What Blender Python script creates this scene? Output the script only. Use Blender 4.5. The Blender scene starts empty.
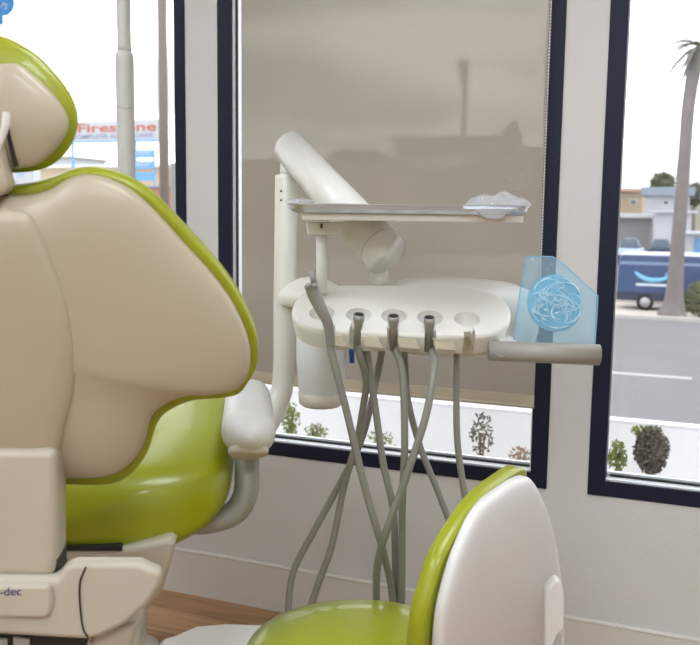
import bpy, bmesh, math, random
from mathutils import Vector, Matrix, noise
random.seed(7)
sc = bpy.context.scene
PI = math.pi

# ------------------------------------------------------------------ camera
FOC = 870.0
TAU = math.atan(107.5/FOC); RHO = math.radians(.75); YAW = math.radians(21.3)
FH = Vector((-math.sin(YAW), math.cos(YAW), 0)); RH = Vector((math.cos(YAW), math.sin(YAW), 0)); UP = Vector((0, 0, 1))
FW = FH*math.cos(TAU) - UP*math.sin(TAU)
DN0 = -(UP*math.cos(TAU) + FH*math.sin(TAU))
RT = RH*math.cos(RHO) - DN0*math.sin(RHO)
DN = DN0*math.cos(RHO) + RH*math.sin(RHO)
CAM = Vector((0, 0, 1.3))
def ray(x, y): return FW + RT*((x-350)/FOC) + DN*((y-322.5)/FOC)
def U(x, y, d): return CAM + ray(x, y)*d          # a point seen at x, y, standing d metres away
def onZ(x, y, z): r = ray(x, y); return CAM + r*((z-CAM.z)/r.z)
def onY(x, y, Y): r = ray(x, y); return CAM + r*((Y-CAM.y)/r.y)
def onP(x, y, o, n): r = ray(x, y); return CAM + r*((o-CAM).dot(n)/r.dot(n))
cd = bpy.data.cameras.new('camera'); cam = bpy.data.objects.new('camera', cd); sc.collection.objects.link(cam)
cd.sensor_width = 36; cd.lens = FOC/700*36; cd.clip_end = 500; cd.clip_start = .02
m3 = Matrix((RT, -DN, -FW)).transposed(); cam.matrix_world = Matrix.Translation(CAM) @ m3.to_4x4()
cd.dof.use_dof = True; cd.dof.focus_distance = 1.9; cd.dof.aperture_fstop = 7.0
sc.camera = cam

# ------------------------------------------------------------------ materials
MATS = {}
def lin(c):
    return tuple(((v/255)/12.92 if v/255 <= .04045 else (((v/255)+.055)/1.055)**2.4) for v in c)
def mat(name, col, rough=.5, metal=0, var=.04, scale=12, bump=0, bscale=80, coat=0, spec=.5, emit=0, raw=False):
    if name in MATS: return MATS[name]
    m = bpy.data.materials.new(name); m.use_nodes = True; nt = m.node_tree; b = nt.nodes['Principled BSDF']
    c = col if raw else lin(col)
    tc = nt.nodes.new('ShaderNodeTexCoord'); nz = nt.nodes.new('ShaderNodeTexNoise'); nz.inputs['Scale'].default_value = scale; nz.inputs['Detail'].default_value = 3
    nt.links.new(tc.outputs['Object'], nz.inputs['Vector'])
    mx = nt.nodes.new('ShaderNodeMix'); mx.data_type = 'RGBA'
    mx.inputs[6].default_value = (*[v*(1-var) for v in c], 1); mx.inputs[7].default_value = (*[min(1, v*(1+var)) for v in c], 1)
    nt.links.new(nz.outputs['Fac'], mx.inputs[0]); nt.links.new(mx.outputs[2], b.inputs['Base Color'])
    b.inputs['Roughness'].default_value = rough; b.inputs['Metallic'].default_value = metal
    b.inputs['Coat Weight'].default_value = coat; b.inputs['Specular IOR Level'].default_value = spec
    if bump:
        n2 = nt.nodes.new('ShaderNodeTexNoise'); n2.inputs['Scale'].default_value = bscale; n2.inputs['Detail'].default_value = 4
        nt.links.new(tc.outputs['Object'], n2.inputs['Vector'])
        bp = nt.nodes.new('ShaderNodeBump'); bp.inputs['Strength'].default_value = bump; bp.inputs['Distance'].default_value = .01
        nt.links.new(n2.outputs['Fac'], bp.inputs['Height']); nt.links.new(bp.outputs['Normal'], b.inputs['Normal'])
    if emit:
        b.inputs['Emission Color'].default_value = (*c, 1); b.inputs['Emission Strength'].default_value = emit
    MATS[name] = m; return m
WALL = mat('wall_paint', (212, 209, 206), .6, bump=.15, bscale=160, var=.01)
TRIM = mat('trim_paint', (216, 211, 204), .4, var=.01)
CEIL = mat('ceiling_paint', (225, 222, 216), .8)
NAVY = mat('navy_frame', (20, 24, 48), .5, var=.1, spec=.3)
ALU = mat('aluminium', (222, 226, 234), .35, metal=.25)
SHELL = mat('cream_plastic', (178, 166, 143), .38, var=.015, bump=.03, bscale=700, coat=.1)
WHITE = mat('white_plastic', (226, 223, 216), .3, var=.01, coat=.2)
WHITE2 = mat('stool_white', (215, 212, 208), .35, var=.01)
GREEN = mat('green_vinyl', (148, 153, 20), .36, var=.03, coat=.25, bump=.03, bscale=300)
OLIVE = mat('green_vinyl_piping', (140, 146, 10), .4, var=.03)
GREYT = mat('grey_hose', (134, 131, 121), .4, var=.03)
GREYM = mat('grey_coupling', (150, 148, 142), .3, metal=.3)
BODY = mat('body_plastic', (180, 171, 154), .38, var=.015, coat=.1)
BRKT = mat('grey_bracket', (160, 158, 152), .35, metal=.15)
HAND = mat('handle_plastic', (154, 149, 140), .4, var=.02)
PANEL = mat('beige_panel', (190, 181, 160), .45, var=.02)
DARK = mat('dark_recess', (30, 28, 30), .6)
STEEL = mat('stainless_steel', (205, 207, 212), .28, metal=1, var=.02)
CHROME = mat('chrome', (215, 216, 220), .1, metal=1)
BLUEP = mat('blue_clip', (40, 90, 170), .4)
INK = mat('badge_ink', (40, 50, 110), .5)
GREYL = mat('post_grey', (198, 196, 192), .35, var=.01)

def alpha_mat(name, col, alpha, rough=.2, trans=False, bump=0, bscale=60, translucent=.0, spec=.5):
    m = bpy.data.materials.new(name); m.use_nodes = True; nt = m.node_tree; b = nt.nodes['Principled BSDF']; out = nt.nodes['Material Output']
    b.inputs['Base Color'].default_value = (*lin(col), 1); b.inputs['Roughness'].default_value = rough; b.inputs['Specular IOR Level'].default_value = spec
    tc = nt.nodes.new('ShaderNodeTexCoord'); nz = nt.nodes.new('ShaderNodeTexNoise'); nz.inputs['Scale'].default_value = bscale
    nt.links.new(tc.outputs['Object'], nz.inputs['Vector'])
    if bump:
        bp = nt.nodes.new('ShaderNodeBump'); bp.inputs['Strength'].default_value = bump; bp.inputs['Distance'].default_value = .01
        nt.links.new(nz.outputs['Fac'], bp.inputs['Height']); nt.links.new(bp.outputs['Normal'], b.inputs['Normal'])
    t = nt.nodes.new('ShaderNodeBsdfTransparent'); tl = nt.nodes.new('ShaderNodeBsdfTranslucent'); tl.inputs['Color'].default_value = (*lin(col), 1)
    m1 = nt.nodes.new('ShaderNodeMixShader'); m1.inputs[0].default_value = translucent
    nt.links.new(b.outputs[0], m1.inputs[1]); nt.links.new(tl.outputs[0], m1.inputs[2])
    m2 = nt.nodes.new('ShaderNodeMixShader'); m2.inputs[0].default_value = alpha
    if trans: t.inputs['Color'].default_value = (*trans, 1)
    nt.links.new(t.outputs[0], m2.inputs[1]); nt.links.new(m1.outputs[0], m2.inputs[2]); nt.links.new(m2.outputs[0], out.inputs[0])
    return m
BAG = alpha_mat('blue_film', (205, 232, 245), .23, .12, trans=(.84, .945, 1), bump=.5, bscale=18, translucent=.45)
CLEAR = alpha_mat('clear_film', (232, 234, 240), .2, .04, bump=1, bscale=70, translucent=.3)
BOTTLE = mat('frosted_bottle', (232, 234, 238), .35, var=.02)
BOTTLE.node_tree.nodes['Principled BSDF'].inputs['Subsurface Weight'].default_value = 0

# window glass: transparent with a fresnel reflection
GLASS = bpy.data.materials.new('window_glass'); GLASS.use_nodes = True; nt = GLASS.node_tree; nt.nodes.remove(nt.nodes['Principled BSDF'])
t = nt.nodes.new('ShaderNodeBsdfTransparent'); t.inputs['Color'].default_value = (.97, .98, .985, 1); g = nt.nodes.new('ShaderNodeBsdfGlossy'); g.inputs['Roughness'].default_value = .02
lw = nt.nodes.new('ShaderNodeLayerWeight'); lw.inputs['Blend'].default_value = .5; pw5 = nt.nodes.new('ShaderNodeMath'); pw5.operation = 'POWER'; pw5.inputs[1].default_value = 5; nt.links.new(lw.outputs['Facing'], pw5.inputs[0]); fr = nt.nodes.new('ShaderNodeMath'); fr.operation = 'MULTIPLY_ADD'; fr.inputs[1].default_value = .7; fr.inputs[2].default_value = .02; nt.links.new(pw5.outputs[0], fr.inputs[0]); mx = nt.nodes.new('ShaderNodeMixShader')
nt.links.new(fr.outputs[0], mx.inputs[0]); nt.links.new(t.outputs[0], mx.inputs[1]); nt.links.new(g.outputs[0], mx.inputs[2]); nt.links.new(mx.outputs[0], nt.nodes['Material Output'].inputs[0])

# roller screen cloth: woven, slightly open
SHADE = bpy.data.materials.new('screen_cloth'); SHADE.use_nodes = True; nt = SHADE.node_tree; b = nt.nodes['Principled BSDF']; b.inputs['Roughness'].default_value = .8; b.inputs['Specular IOR Level'].default_value = .1
tc = nt.nodes.new('ShaderNodeTexCoord')
mp = nt.nodes.new('ShaderNodeMapping'); mp.inputs['Scale'].default_value = (400, 1, 400); nt.links.new(tc.outputs['Object'], mp.inputs[0])
ck = nt.nodes.new('ShaderNodeTexNoise'); ck.inputs['Scale'].default_value = 1; nt.links.new(mp.outputs[0], ck.inputs['Vector'])
cr = nt.nodes.new('ShaderNodeValToRGB'); cr.color_ramp.elements[0].color = (*lin((176, 167, 156)), 1); cr.color_ramp.elements[1].color = (*lin((188, 179, 168)), 1)
nt.links.new(ck.outputs['Fac'], cr.inputs[0]); nt.links.new(cr.outputs[0], b.inputs['Base Color'])
tl = nt.nodes.new('ShaderNodeBsdfTranslucent'); tl.inputs['Color'].default_value = (*lin((150, 138, 122)), 1); m1 = nt.nodes.new('ShaderNodeMixShader'); m1.inputs[0].default_value = .12
nt.links.new(b.outputs[0], m1.inputs[1]); nt.links.new(tl.outputs[0], m1.inputs[2])
t = nt.nodes.new('ShaderNodeBsdfTransparent'); m2 = nt.nodes.new('ShaderNodeMixShader')
mr = nt.nodes.new('ShaderNodeMapRange'); mr.inputs['To Min'].default_value = .70; mr.inputs['To Max'].default_value = .85; mr.inputs['From Min'].default_value = .3; mr.inputs['From Max'].default_value = .7
nt.links.new(ck.outputs['Fac'], mr.inputs[0]); nt.links.new(mr.outputs[0], m2.inputs[0])
nt.links.new(t.outputs[0], m2.inputs[1]); nt.links.new(m1.outputs[0], m2.inputs[2]); nt.links.new(m2.outputs[0], nt.nodes['Material Output'].inputs[0])

# wood floor
WOOD = bpy.data.materials.new('wood_floor'); WOOD.use_nodes = True; nt = WOOD.node_tree; b = nt.nodes['Principled BSDF']; b.inputs['Roughness'].default_value = .45
tc = nt.nodes.new('ShaderNodeTexCoord')
br = nt.nodes.new('ShaderNodeTexBrick'); br.inputs['Scale'].default_value = 1; br.inputs['Brick Width'].default_value = 1.2; br.inputs['Row Height'].default_value = .15; br.inputs['Mortar Size'].default_value = .0015
br.inputs['Color1'].default_value = (*lin((186, 146, 108)), 1); br.inputs['Color2'].default_value = (*lin((160, 118, 82)), 1); br.inputs['Mortar'].default_value = (*lin((90, 60, 40)), 1)
nt.links.new(tc.outputs['Object'], br.inputs['Vector'])
mp = nt.nodes.new('ShaderNodeMapping'); mp.inputs['Scale'].default_value = (1.5, 22, 1); nt.links.new(tc.outputs['Object'], mp.inputs[0])
nz = nt.nodes.new('ShaderNodeTexNoise'); nz.inputs['Scale'].default_value = 2; nz.inputs['Detail'].default_value = 6; nt.links.new(mp.outputs[0], nz.inputs['Vector'])
cr = nt.nodes.new('ShaderNodeValToRGB'); cr.color_ramp.elements[0].position = .3; cr.color_ramp.elements[0].color = (.62, .6, .58, 1); cr.color_ramp.elements[1].position = .7; cr.color_ramp.elements[1].color = (1.1, 1.1, 1.1, 1)
nt.links.new(nz.outputs['Fac'], cr.inputs[0]); mu = nt.nodes.new('ShaderNodeMix'); mu.data_type = 'RGBA'; mu.blend_type = 'MULTIPLY'; mu.inputs[0].default_value = 1
nt.links.new(br.outputs['Color'], mu.inputs[6]); nt.links.new(cr.outputs[0], mu.inputs[7]); nt.links.new(mu.outputs[2], b.inputs['Base Color'])

# ------------------------------------------------------------------ helpers
def link(o): sc.collection.objects.link(o); return o
def tag(o, label=None, cat=None, group=None, kind=None):
    for k, v in (('label', label), ('category', cat), ('group', group), ('kind', kind)):
        if v: o[k] = v
    return o
def thing(name, label, cat, loc, group=None):
    o = bpy.data.objects.new(name, None); o.empty_display_size = .05; link(o); o.location = Vector(loc)
    return tag(o, label, cat, group)
def obj(name, bm, m, parent=None, smooth=True, sub=0, bev=0, label=None, auto=False):
    """bm is in world coordinates; stored relative to its thing"""
    me = bpy.data.meshes.new(name)
    bmesh.ops.recalc_face_normals(bm, faces=bm.faces[:])
    org = Vector((0, 0, 0)); q = parent
    while q is not None: org += q.location; q = q.parent
    if parent is None:
        cs = [v.co for v in bm.verts]
        org = Vector(((min(c.x for c in cs)+max(c.x for c in cs))/2, (min(c.y for c in cs)+max(c.y for c in cs))/2, min(c.z for c in cs)))
    bmesh.ops.translate(bm, verts=bm.verts[:], vec=-org)
    bm.to_mesh(me); bm.free(); me.materials.append(m)
    if smooth:
        for p in me.polygons: p.use_smooth = True
    o = bpy.data.objects.new(name, me); link(o)
    if parent is not None: o.parent = parent
    else: o.location = org
    if bev:
        md = o.modifiers.new('bevel', 'BEVEL'); md.width = bev; md.segments = 3; md.limit_method = 'ANGLE'; md.angle_limit = math.radians(40)
        w = o.modifiers.new('wn', 'WEIGHTED_NORMAL'); w.keep_sharp = True
    if sub:
        md = o.modifiers.new('sub', 'SUBSURF'); md.levels = sub; md.render_levels = sub
    if label: o['label'] = label
    return o
def struct(name, bm, m, smooth=False, bev=0, parent=None):
    o = obj(name, bm, m, parent, smooth=smooth, bev=bev)
    if parent is None: o['kind'] = 'structure'
    return o
def nb(): return bmesh.new()
def box(bm, x0, x1, y0, y1, z0, z1):
    r = bmesh.ops.create_cube(bm, size=1)
    bmesh.ops.transform(bm, verts=r['verts'], matrix=Matrix.Translation(((x0+x1)/2, (y0+y1)/2, (z0+z1)/2)) @ Matrix.Diagonal((abs(x1-x0), abs(y1-y0), abs(z1-z0), 1)))
    return bm
def obox(bm, c, ex, ey, ez):
    """box about centre c with half-extent vectors"""
    vs = [bm.verts.new(c+ex*i+ey*j+ez*k) for i in (-1, 1) for j in (-1, 1) for k in (-1, 1)]
    for f in ((0, 1, 3, 2), (4, 6, 7, 5), (0, 4, 5, 1), (2, 3, 7, 6), (0, 2, 6, 4), (1, 5, 7, 3)): bm.faces.new([vs[i] for i in f])
    return bm
def catmull(P, n=8, closed=False):
    out = []; N = len(P)
    rng = N if closed else N-1
    for i in range(rng):
        if closed: a, b, c, d = P[(i-1) % N], P[i], P[(i+1) % N], P[(i+2) % N]
        else: a, b, c, d = P[max(i-1, 0)], P[i], P[i+1], P[min(i+2, N-1)]
        for k in range(n):
            t = k/n
            out.append((b*2 + (c-a)*t + (a*2-b*5+c*4-d)*t*t + (b*3-a-c*3+d)*t**3)*.5)
    if not closed: out.append(P[-1].copy())
    return out
def tube(bm, pts, rad, seg=14, cap=True, spline=8, flat=1.0, upv=None):
    """round-section sweep; rad number or list per control point"""
    P = [Vector(p) for p in pts]
    rl = rad if isinstance(rad, (list, tuple)) else [rad]*len(P)
    if spline and len(P) > 2:
        R4 = [Vector((r, 0, 0)) for r in rl]
        Q = catmull(P, spline); rr = [v.x for v in catmull(R4, spline)]
    else: Q, rr = P, list(rl)
    rings = []; prev = None
    for i, p in enumerate(Q):
        tdir = (Q[min(i+1, len(Q)-1)] - Q[max(i-1, 0)]).normalized()
        if prev is None:
            ref = upv if upv is not None else (UP if abs(tdir.z) < .9 else Vector((1, 0, 0)))
            n = (ref - tdir*ref.dot(tdir)).normalized()
        else: n = (prev - tdir*prev.dot(tdir)).normalized()
        prev = n; b_ = tdir.cross(n)
        rings.append([bm.verts.new(p + (n*math.cos(2*PI*k/seg)*flat + b_*math.sin(2*PI*k/seg))*rr[i]) for k in range(seg)])
    for a, b_ in zip(rings, rings[1:]):
        for k in range(seg): bm.faces.new((a[k], a[(k+1) % seg], b_[(k+1) % seg], b_[k]))
    if cap:
        bm.faces.new(rings[0][::-1]); bm.faces.new(rings[-1])
    return bm
def capsule(bm, a, b_, ra, rb, seg=24, flat=1.0, upv=None, rnd=.5, cap=4):
    """tube from a to b with rounded ends; rnd = roundness as a fraction of the radius"""
    a, b_ = Vector(a), Vector(b_); d = (b_-a).normalized(); P = []; R = []
    for k in range(cap+1):
        th = PI/2*k/cap; P.append(a + d*(ra*rnd*(1-math.sin(th)))); R.append(max(ra*(1-rnd*0)*math.sin(th)**.5 if k else ra*.25, .0005))
    for k in range(cap+1):
        th = PI/2*(1-k/cap); P.append(b_ - d*(rb*rnd*(1-math.sin(th)))); R.append(max(rb*math.sin(th)**.5 if k < cap else rb*.25, .0005))
    return tube(bm, P, R, seg, True, 0, flat, upv)
def lathe(bm, c, prof, seg=32, ax=UP, sx=1):
    ax = ax.normalized(); n = (Vector((1, 0, 0)) - ax*ax.x); n = (n if n.length > .1 else Vector((0, 1, 0)) - ax*ax.y).normalized(); b_ = ax.cross(n)
    rings = []
    for r, h in prof:
        rings.append([bm.verts.new(Vector(c)+ax*h+(n*math.cos(2*PI*k/seg)*sx+b_*math.sin(2*PI*k/seg))*max(r, .0004)) for k in range(seg)])
    for a, q in zip(rings, rings[1:]):
        for k in range(seg): bm.faces.new((a[k], a[(k+1) % seg], q[(k+1) % seg], q[k]))
    bm.faces.new(rings[0][::-1]); bm.faces.new(rings[-1])
    return bm
def resample(P, n):
    """closed polyline resampled evenly to n points"""
    L = [0]; N = len(P)
    for i in range(N): L.append(L[-1] + (P[(i+1) % N]-P[i]).length)
    out = []; j = 0
    for k in range(n):
        s = L[-1]*k/n
        while L[j+1] < s: j += 1
        out.append(P[j].lerp(P[(j+1) % N], (s-L[j])/max(L[j+1]-L[j], 1e-9)))
    return out
def pillow(bm, pts2, frame, front, back, centre=None, edge=.0, n=96, pw=.5, rings=8, wrap=0, spl=4, thick_edge=0):
    """closed outline pts2 (a,b) in frame (o,r,u,nrm); domes out by front along +n and by back along -n"""
    o, r, u, nr = frame
    P = catmull([Vector((a, b_, 0)) for a, b_ in pts2], spl, True) if spl else [Vector((a, b_, 0)) for a, b_ in pts2]
    P = resample(P, n)
    if centre is None: centre = (sum(p.x for p in P)/n, sum(p.y for p in P)/n)
    cx = Vector((centre[0], centre[1], 0))
    def place(p, h): return o + r*p.x + u*p.y + nr*(h - wrap*p.x*p.x)
    levels = []
    def prof(t, H): return H*(1-t**2)**pw if t < 1 else 0
    ts = [math.sin(PI/2*k/rings) for k in range(rings, 0, -1)]
    F = []
    for t in ts: F.append([bm.verts.new(place(cx+(p-cx)*t, prof(t, front)+thick_edge/2)) for p in P])
    B = []
    for t in (ts if (thick_edge > 0) else ts[1:]): B.append([bm.verts.new(place(cx+(p-cx)*t, -prof(t, back)-thick_edge/2)) for p in P])
    if thick_edge <= 0: B = [F[0]]+B
    else:
        for k in range(n): bm.faces.new((F[0][k], F[0][(k+1) % n], B[0][(k+1) % n], B[0][k]))
    for S in (F, B):
        for a, q in zip(S, S[1:]):
            for k in range(n): bm.faces.new((a[k], a[(k+1) % n], q[(k+1) % n], q[k]))
        c = bm.verts.new(place(cx, (front+thick_edge/2) if S is F else -(back+thick_edge/2)))
        for k in range(n): bm.faces.new((S[-1][k], S[-1][(k+1) % n], c))
    return bm
def to2(pts, frame):
    o, r, u, nr = frame; out = []
    for x, y in pts:
        p = onP(x, y, o, nr) - o; out.append((p.dot(r), p.dot(u)))
    return out
def prism(bm, pts2, frame, h0, h1, spl=0):
    """closed outline extruded from h0 to h1 along the frame's normal"""
    o, r, u, nr = frame
    P = catmull([Vector((a, b_, 0)) for a, b_ in pts2], spl, True) if spl else [Vector((a, b_, 0)) for a, b_ in pts2]
    A = [bm.verts.new(o+r*p.x+u*p.y+nr*h0) for p in P]; B = [bm.verts.new(o+r*p.x+u*p.y+nr*h1) for p in P]; n = len(P)
    bm.faces.new(A[::-1]); bm.faces.new(B)
    for k in range(n): bm.faces.new((A[k], A[(k+1) % n], B[(k+1) % n], B[k]))
    return bm
def text(s, size, frame, m, parent, name='lettering', depth=.002, align='CENTER', bold=0, sx=1):
    cu = bpy.data.curves.new('t', 'FONT'); cu.body = s; cu.size = size; cu.align_x = align; cu.align_y = 'CENTER'; cu.extrude = depth; cu.offset = bold
    to = bpy.data.objects.new('t', cu); link(to); dg = bpy.context.evaluated_depsgraph_get(); dg.update()
    me = bpy.data.meshes.new_from_object(to.evaluated_get(dg)); bpy.data.objects.remove(to); bpy.data.curves.remove(cu)
    bm = nb(); bm.from_mesh(me); o, r, u, nr = frame
    for v in bm.verts: v.co = o + r*v.co.x*sx + u*v.co.y + nr*v.co.z
    ob = obj(name, bm, m, parent, smooth=False); return ob
def boolean(o, cut):
    md = o.modifiers.new('cut', 'BOOLEAN'); md.object = cut; md.operation = 'DIFFERENCE'; md.solver = 'EXACT'
    dg = bpy.context.evaluated_depsgraph_get(); dg.update()
    me = bpy.data.meshes.new_from_object(o.evaluated_get(dg)); o.modifiers.clear(); o.data = me
    bpy.data.objects.remove(cut)

# ------------------------------------------------------------------ room shell
WY = 2.471; WT = .16
XL, XR, YB, ZC = -3.6, 2.4, -2.6, 2.75
SILL, HEAD = .525, 2.45
WINS = [(-2.75, -1.541), (-1.421, -.349), (-.235, 1.15)]
bm = nb(); xs = XL
for x0, x1 in WINS:
    box(bm, xs, x0, WY, WY+WT, -.2, ZC+.1); box(bm, x0, x1, WY, WY+WT, -.2, SILL); box(bm, x0, x1, WY, WY+WT, HEAD, ZC+.1); xs = x1
box(bm, xs, XR, WY, WY+WT, -.2, ZC+.1)
struct('wall_back', bm, WALL)
struct('wall_left', box(nb(), XL-.15, XL, YB, WY+WT, -.2, ZC+.1), WALL)
struct('wall_right', box(nb(), XR, XR+.15, YB, WY+WT, -.2, ZC+.1), WALL)
struct('wall_front', box(nb(), XL-.15, XR+.15, YB-.15, YB, -.2, ZC+.1), WALL)
struct('floor', box(nb(), XL-.15, XR+.15, YB-.15, WY+WT, -.2, 0), WOOD)
struct('ceiling', box(nb(), XL, XR, YB, WY, ZC, ZC+.1), CEIL)
bm = nb(); box(bm, XL, XR, WY-.012, WY, 0, .146); box(bm, XL, XR, WY-.008, WY, .146, .150)
tube(bm, [(XL, WY-.006, .152), (XR, WY-.006, .152)], .007, 10, spline=0)
struct('baseboard_back', bm, TRIM)
for i, (x0, x1) in enumerate(WINS):
    r = bpy.data.objects.new('window_%d' % (i+1), None); link(r); r.location = ((x0+x1)/2, WY, SILL); r['kind'] = 'structure'
    a, b_, c = .047, .043, .05   # dark face widths: side, bottom, head
    bm = nb()
    box(bm, x0, x0+a, WY-.006, WY+.05, SILL, HEAD); box(bm, x1-(a if i else .038), x1, WY-.006, WY+.05, SILL, HEAD)
    box(bm, x0, x1, WY-.004, WY+.05, SILL, SILL+b_); box(bm, x0, x1, WY-.004, WY+.05, HEAD-c, HEAD)
    obj('window_frame', bm, NAVY, r, smooth=False, bev=.0015)
    bm = nb(); X0, X1, Z0, Z1 = x0+a, x1-(a if i else .038), SILL+b_, HEAD-c; q = .02
    if i < 2: box(bm, X0, X0+.009, WY+.006, WY+.05, Z0, Z1)
    box(bm, X1-.009, X1, WY+.03, WY+.05, Z0, Z1)
    box(bm, X0, X1, WY+.004, WY+.05, Z0-.012, Z0+.005); box(bm, X0, X1, WY+.03, WY+.05, Z1-.012, Z1)
    box(bm, X0, X1, WY+.045, WY+.06, Z0, Z0+.016)
    obj('glazing_bead', bm, ALU, r, smooth=False, bev=.001)
    bm = nb(); box(bm, X0+.008, X1-.008, WY+.035, WY+.04, Z0+.005, Z0+.011); (box(bm, X0+.0095, X0+.0145, WY+.012, WY+.02, Z0, Z1) if i < 2 else None)
    obj('gasket', bm, DARK, r, smooth=False)
    obj('pane', box(nb(), X0+.005, X1-.005, WY+.041, WY+.047, Z0+.005, Z1-.008), GLASS, r, smooth=False)

# ceiling lights, all out of view; the rear panels are added as fill
LAMPE = 12.5
LAMP = mat('lamp_diffuser', (232, 242, 250), .5, emit=LAMPE)
LAMP2 = mat('fill_panel_diffuser', (232, 242, 250), .5, emit=21)  # stronger glow for the unseen fill panels behind the camera side
k = 0
for (lx, ly, lab) in ((-2.1, .9, 'square ceiling light panel above the left dental chair'), (.1, .9, 'square ceiling light panel above the operator stool'), (-1.4, -.9, 'unseen square ceiling panel added as fill light over the middle of the room'), (.9, -.9, 'unseen square ceiling panel added as fill light near the right wall'), (-.3, -2.0, 'unseen square ceiling panel added as fill light farthest from the windows')):
    t_ = thing('ceiling_light', lab, 'ceiling light', (lx, ly, ZC-.03))
    bm = nb(); s = .42
    for q in ((-s, s, -s, -s+.03), (-s, s, s-.03, s), (-s, -s+.03, -s, s), (s-.03, s, -s, s)): box(bm, lx+q[0], lx+q[1], ly+q[2], ly+q[3], ZC-.03, ZC)
    obj('frame', bm, TRIM, t_, smooth=False)
    obj('diffuser', box(nb(), lx-s+.03, lx+s-.03, ly-s+.03, ly+s-.03, ZC-.018, ZC-.008), LAMP if ly > 0 else LAMP2, t_, smooth=False)

# ------------------------------------------------------------------ roller shade on the middle window
SY = WY-.03
sx0 = onY(242, 215, SY).x; sx1 = onY(541.5, 215, SY).x; sz = onY(400, 391, SY).z
sh = thing('roller_shade', 'taupe see-through roller shade pulled down over the middle window', 'roller shade', ((sx0+sx1)/2, SY, sz))
bm = nb(); box(bm, sx0, sx1, SY-.0006, SY+.0006, sz, HEAD+.12); obj('screen', bm, SHADE, sh, smooth=False)
bm = nb(); box(bm, sx0, sx1+.0, SY-.004, SY+.004, sz-.008, sz+.022); tube(bm, [(sx0, SY, sz-.01), (sx1, SY, sz-.01)], .006, 12, spline=0); obj('hem_bar', bm, PANEL, sh, smooth=False)
obj('roller_tube', tube(nb(), [(sx0-.01, SY, HEAD+.13), (sx1+.01, SY, HEAD+.13)], .028, 20, spline=0), WHITE, sh)
for sx in (sx0-.03, sx1+.012): obj('bracket', box(nb(), sx, sx+.018, SY-.035, WY, HEAD+.09, HEAD+.17), WHITE, sh, smooth=False)
ch = nb(); cxx = onY(547.3, 100, SY+.006).x; z = .98
while z < HEAD+.1:
    bmesh.ops.create_icosphere(ch, subdivisions=1, radius=.0032, matrix=Matrix.Translation((cxx, SY+.006, z))); z += .0085
tube(ch, [(cxx, SY+.006, .98), (cxx, SY+.006, HEAD+.1)], .0012, 6, spline=0)
obj('bead_chain', ch, WHITE, sh)

# ------------------------------------------------------------------ dental chair
CHY = YAW + math.radians(6)                     # the direction the chair faces
CF = Vector((-math.sin(CHY), math.cos(CHY), 0)); CR = Vector((math.cos(CHY), math.sin(CHY), 0))
O = U(-15, 330, 1.2)
rec = math.radians(14)
UB = (UP*math.cos(rec) - CF*math.sin(rec)).normalized(); NB = CR.cross(UB); NB = NB if NB.dot(FH) < 0 else -NB
FB = (O, CR, UB, NB)
chair = thing('dental_chair', 'green and cream dental chair at the left, seen from behind, backrest raised', 'dental chair', (O.x+CF.x*.35, O.y+CF.y*.35, 0))
def mirror(h): return h + [(-a, b_) for a, b_ in reversed(h)]
wht = [(2,195.6),(26,195.6),(47.7,191),(65,181),(80,175.5),(100,176.5),(126,187),(152,208),(182,241),(212.7,275),(234.4,306),(247.4,336.6),(250.4,358),(246.5,375.7),(236.5,387),(216,391),(192,392),(172,398),(157,408),(150,420),(145,441),(134,458),(117,470),(96,474.5),(61,474.5),(20,474)]
grn = [(2,187),(30,184.5),(54,178),(70,171),(87,168.7),(104,170.8),(128,179),(154,196),(184,226.5),(214,259),(238,292),(253,323.6),(258,345),(256,362.7),(247,379),(237,390),(214,393.5),(195,395),(178,401),(165,409),(157,421),(150,443),(140,460),(122,475),(98,479),(61,478),(20,478)]
ctr = to2([(40, 335)], FB)[0]
w2 = mirror(to2(wht, FB))
obj('backrest_shell', pillow(nb(), w2, FB, .045, .005, (0, ctr[1]), n=240, pw=.42, rings=16, thick_edge=.01, wrap=0), SHELL, chair)
Og = O - NB*.028; FG = (Og, CR, UB, NB)
g2 = mirror(to2(grn, FG))
obj('backrest_cushion', pillow(nb(), g2, FG, .004, .05, (0, ctr[1]), n=240, pw=.35, rings=12, thick_edge=.034), GREEN, chair)
# spine cover with a soft ridge
sp = [(-15,203),(15,203),(36,208),(50,230),(64,262),(76,300),(82,335),(81,375),(72,410),(60,452),(30,452),(-15,452)]
s2 = to2(sp, FB); s2 = s2[1:-1]
obj('spine_cover', pillow(nb(), mirror(s2), (O+NB*.037, CR, UB, NB), .026, .03, (0, ctr[1]), n=120, pw=.28, rings=12, spl=3), SHELL, chair)
FS = (U(30, 510, 1.213), CR, UP, -CF)
arm2 = to2([(-80, 449), (57, 449), (57, 500), (57, 560), (55, 577), (20, 577), (-80, 577)], FS)
obj('spine_arm', prism(nb(), arm2, FS, -.07, .004), mat('arm_plastic', (178, 169, 150), .4, var=.015, coat=.05), chair, bev=.013)
obj('spine_gap', prism(nb(), to2([(-80, 560), (57, 560), (58, 580), (-80, 580)], FS), FS, -.06, -.004), DARK, chair, smooth=False)
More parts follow.
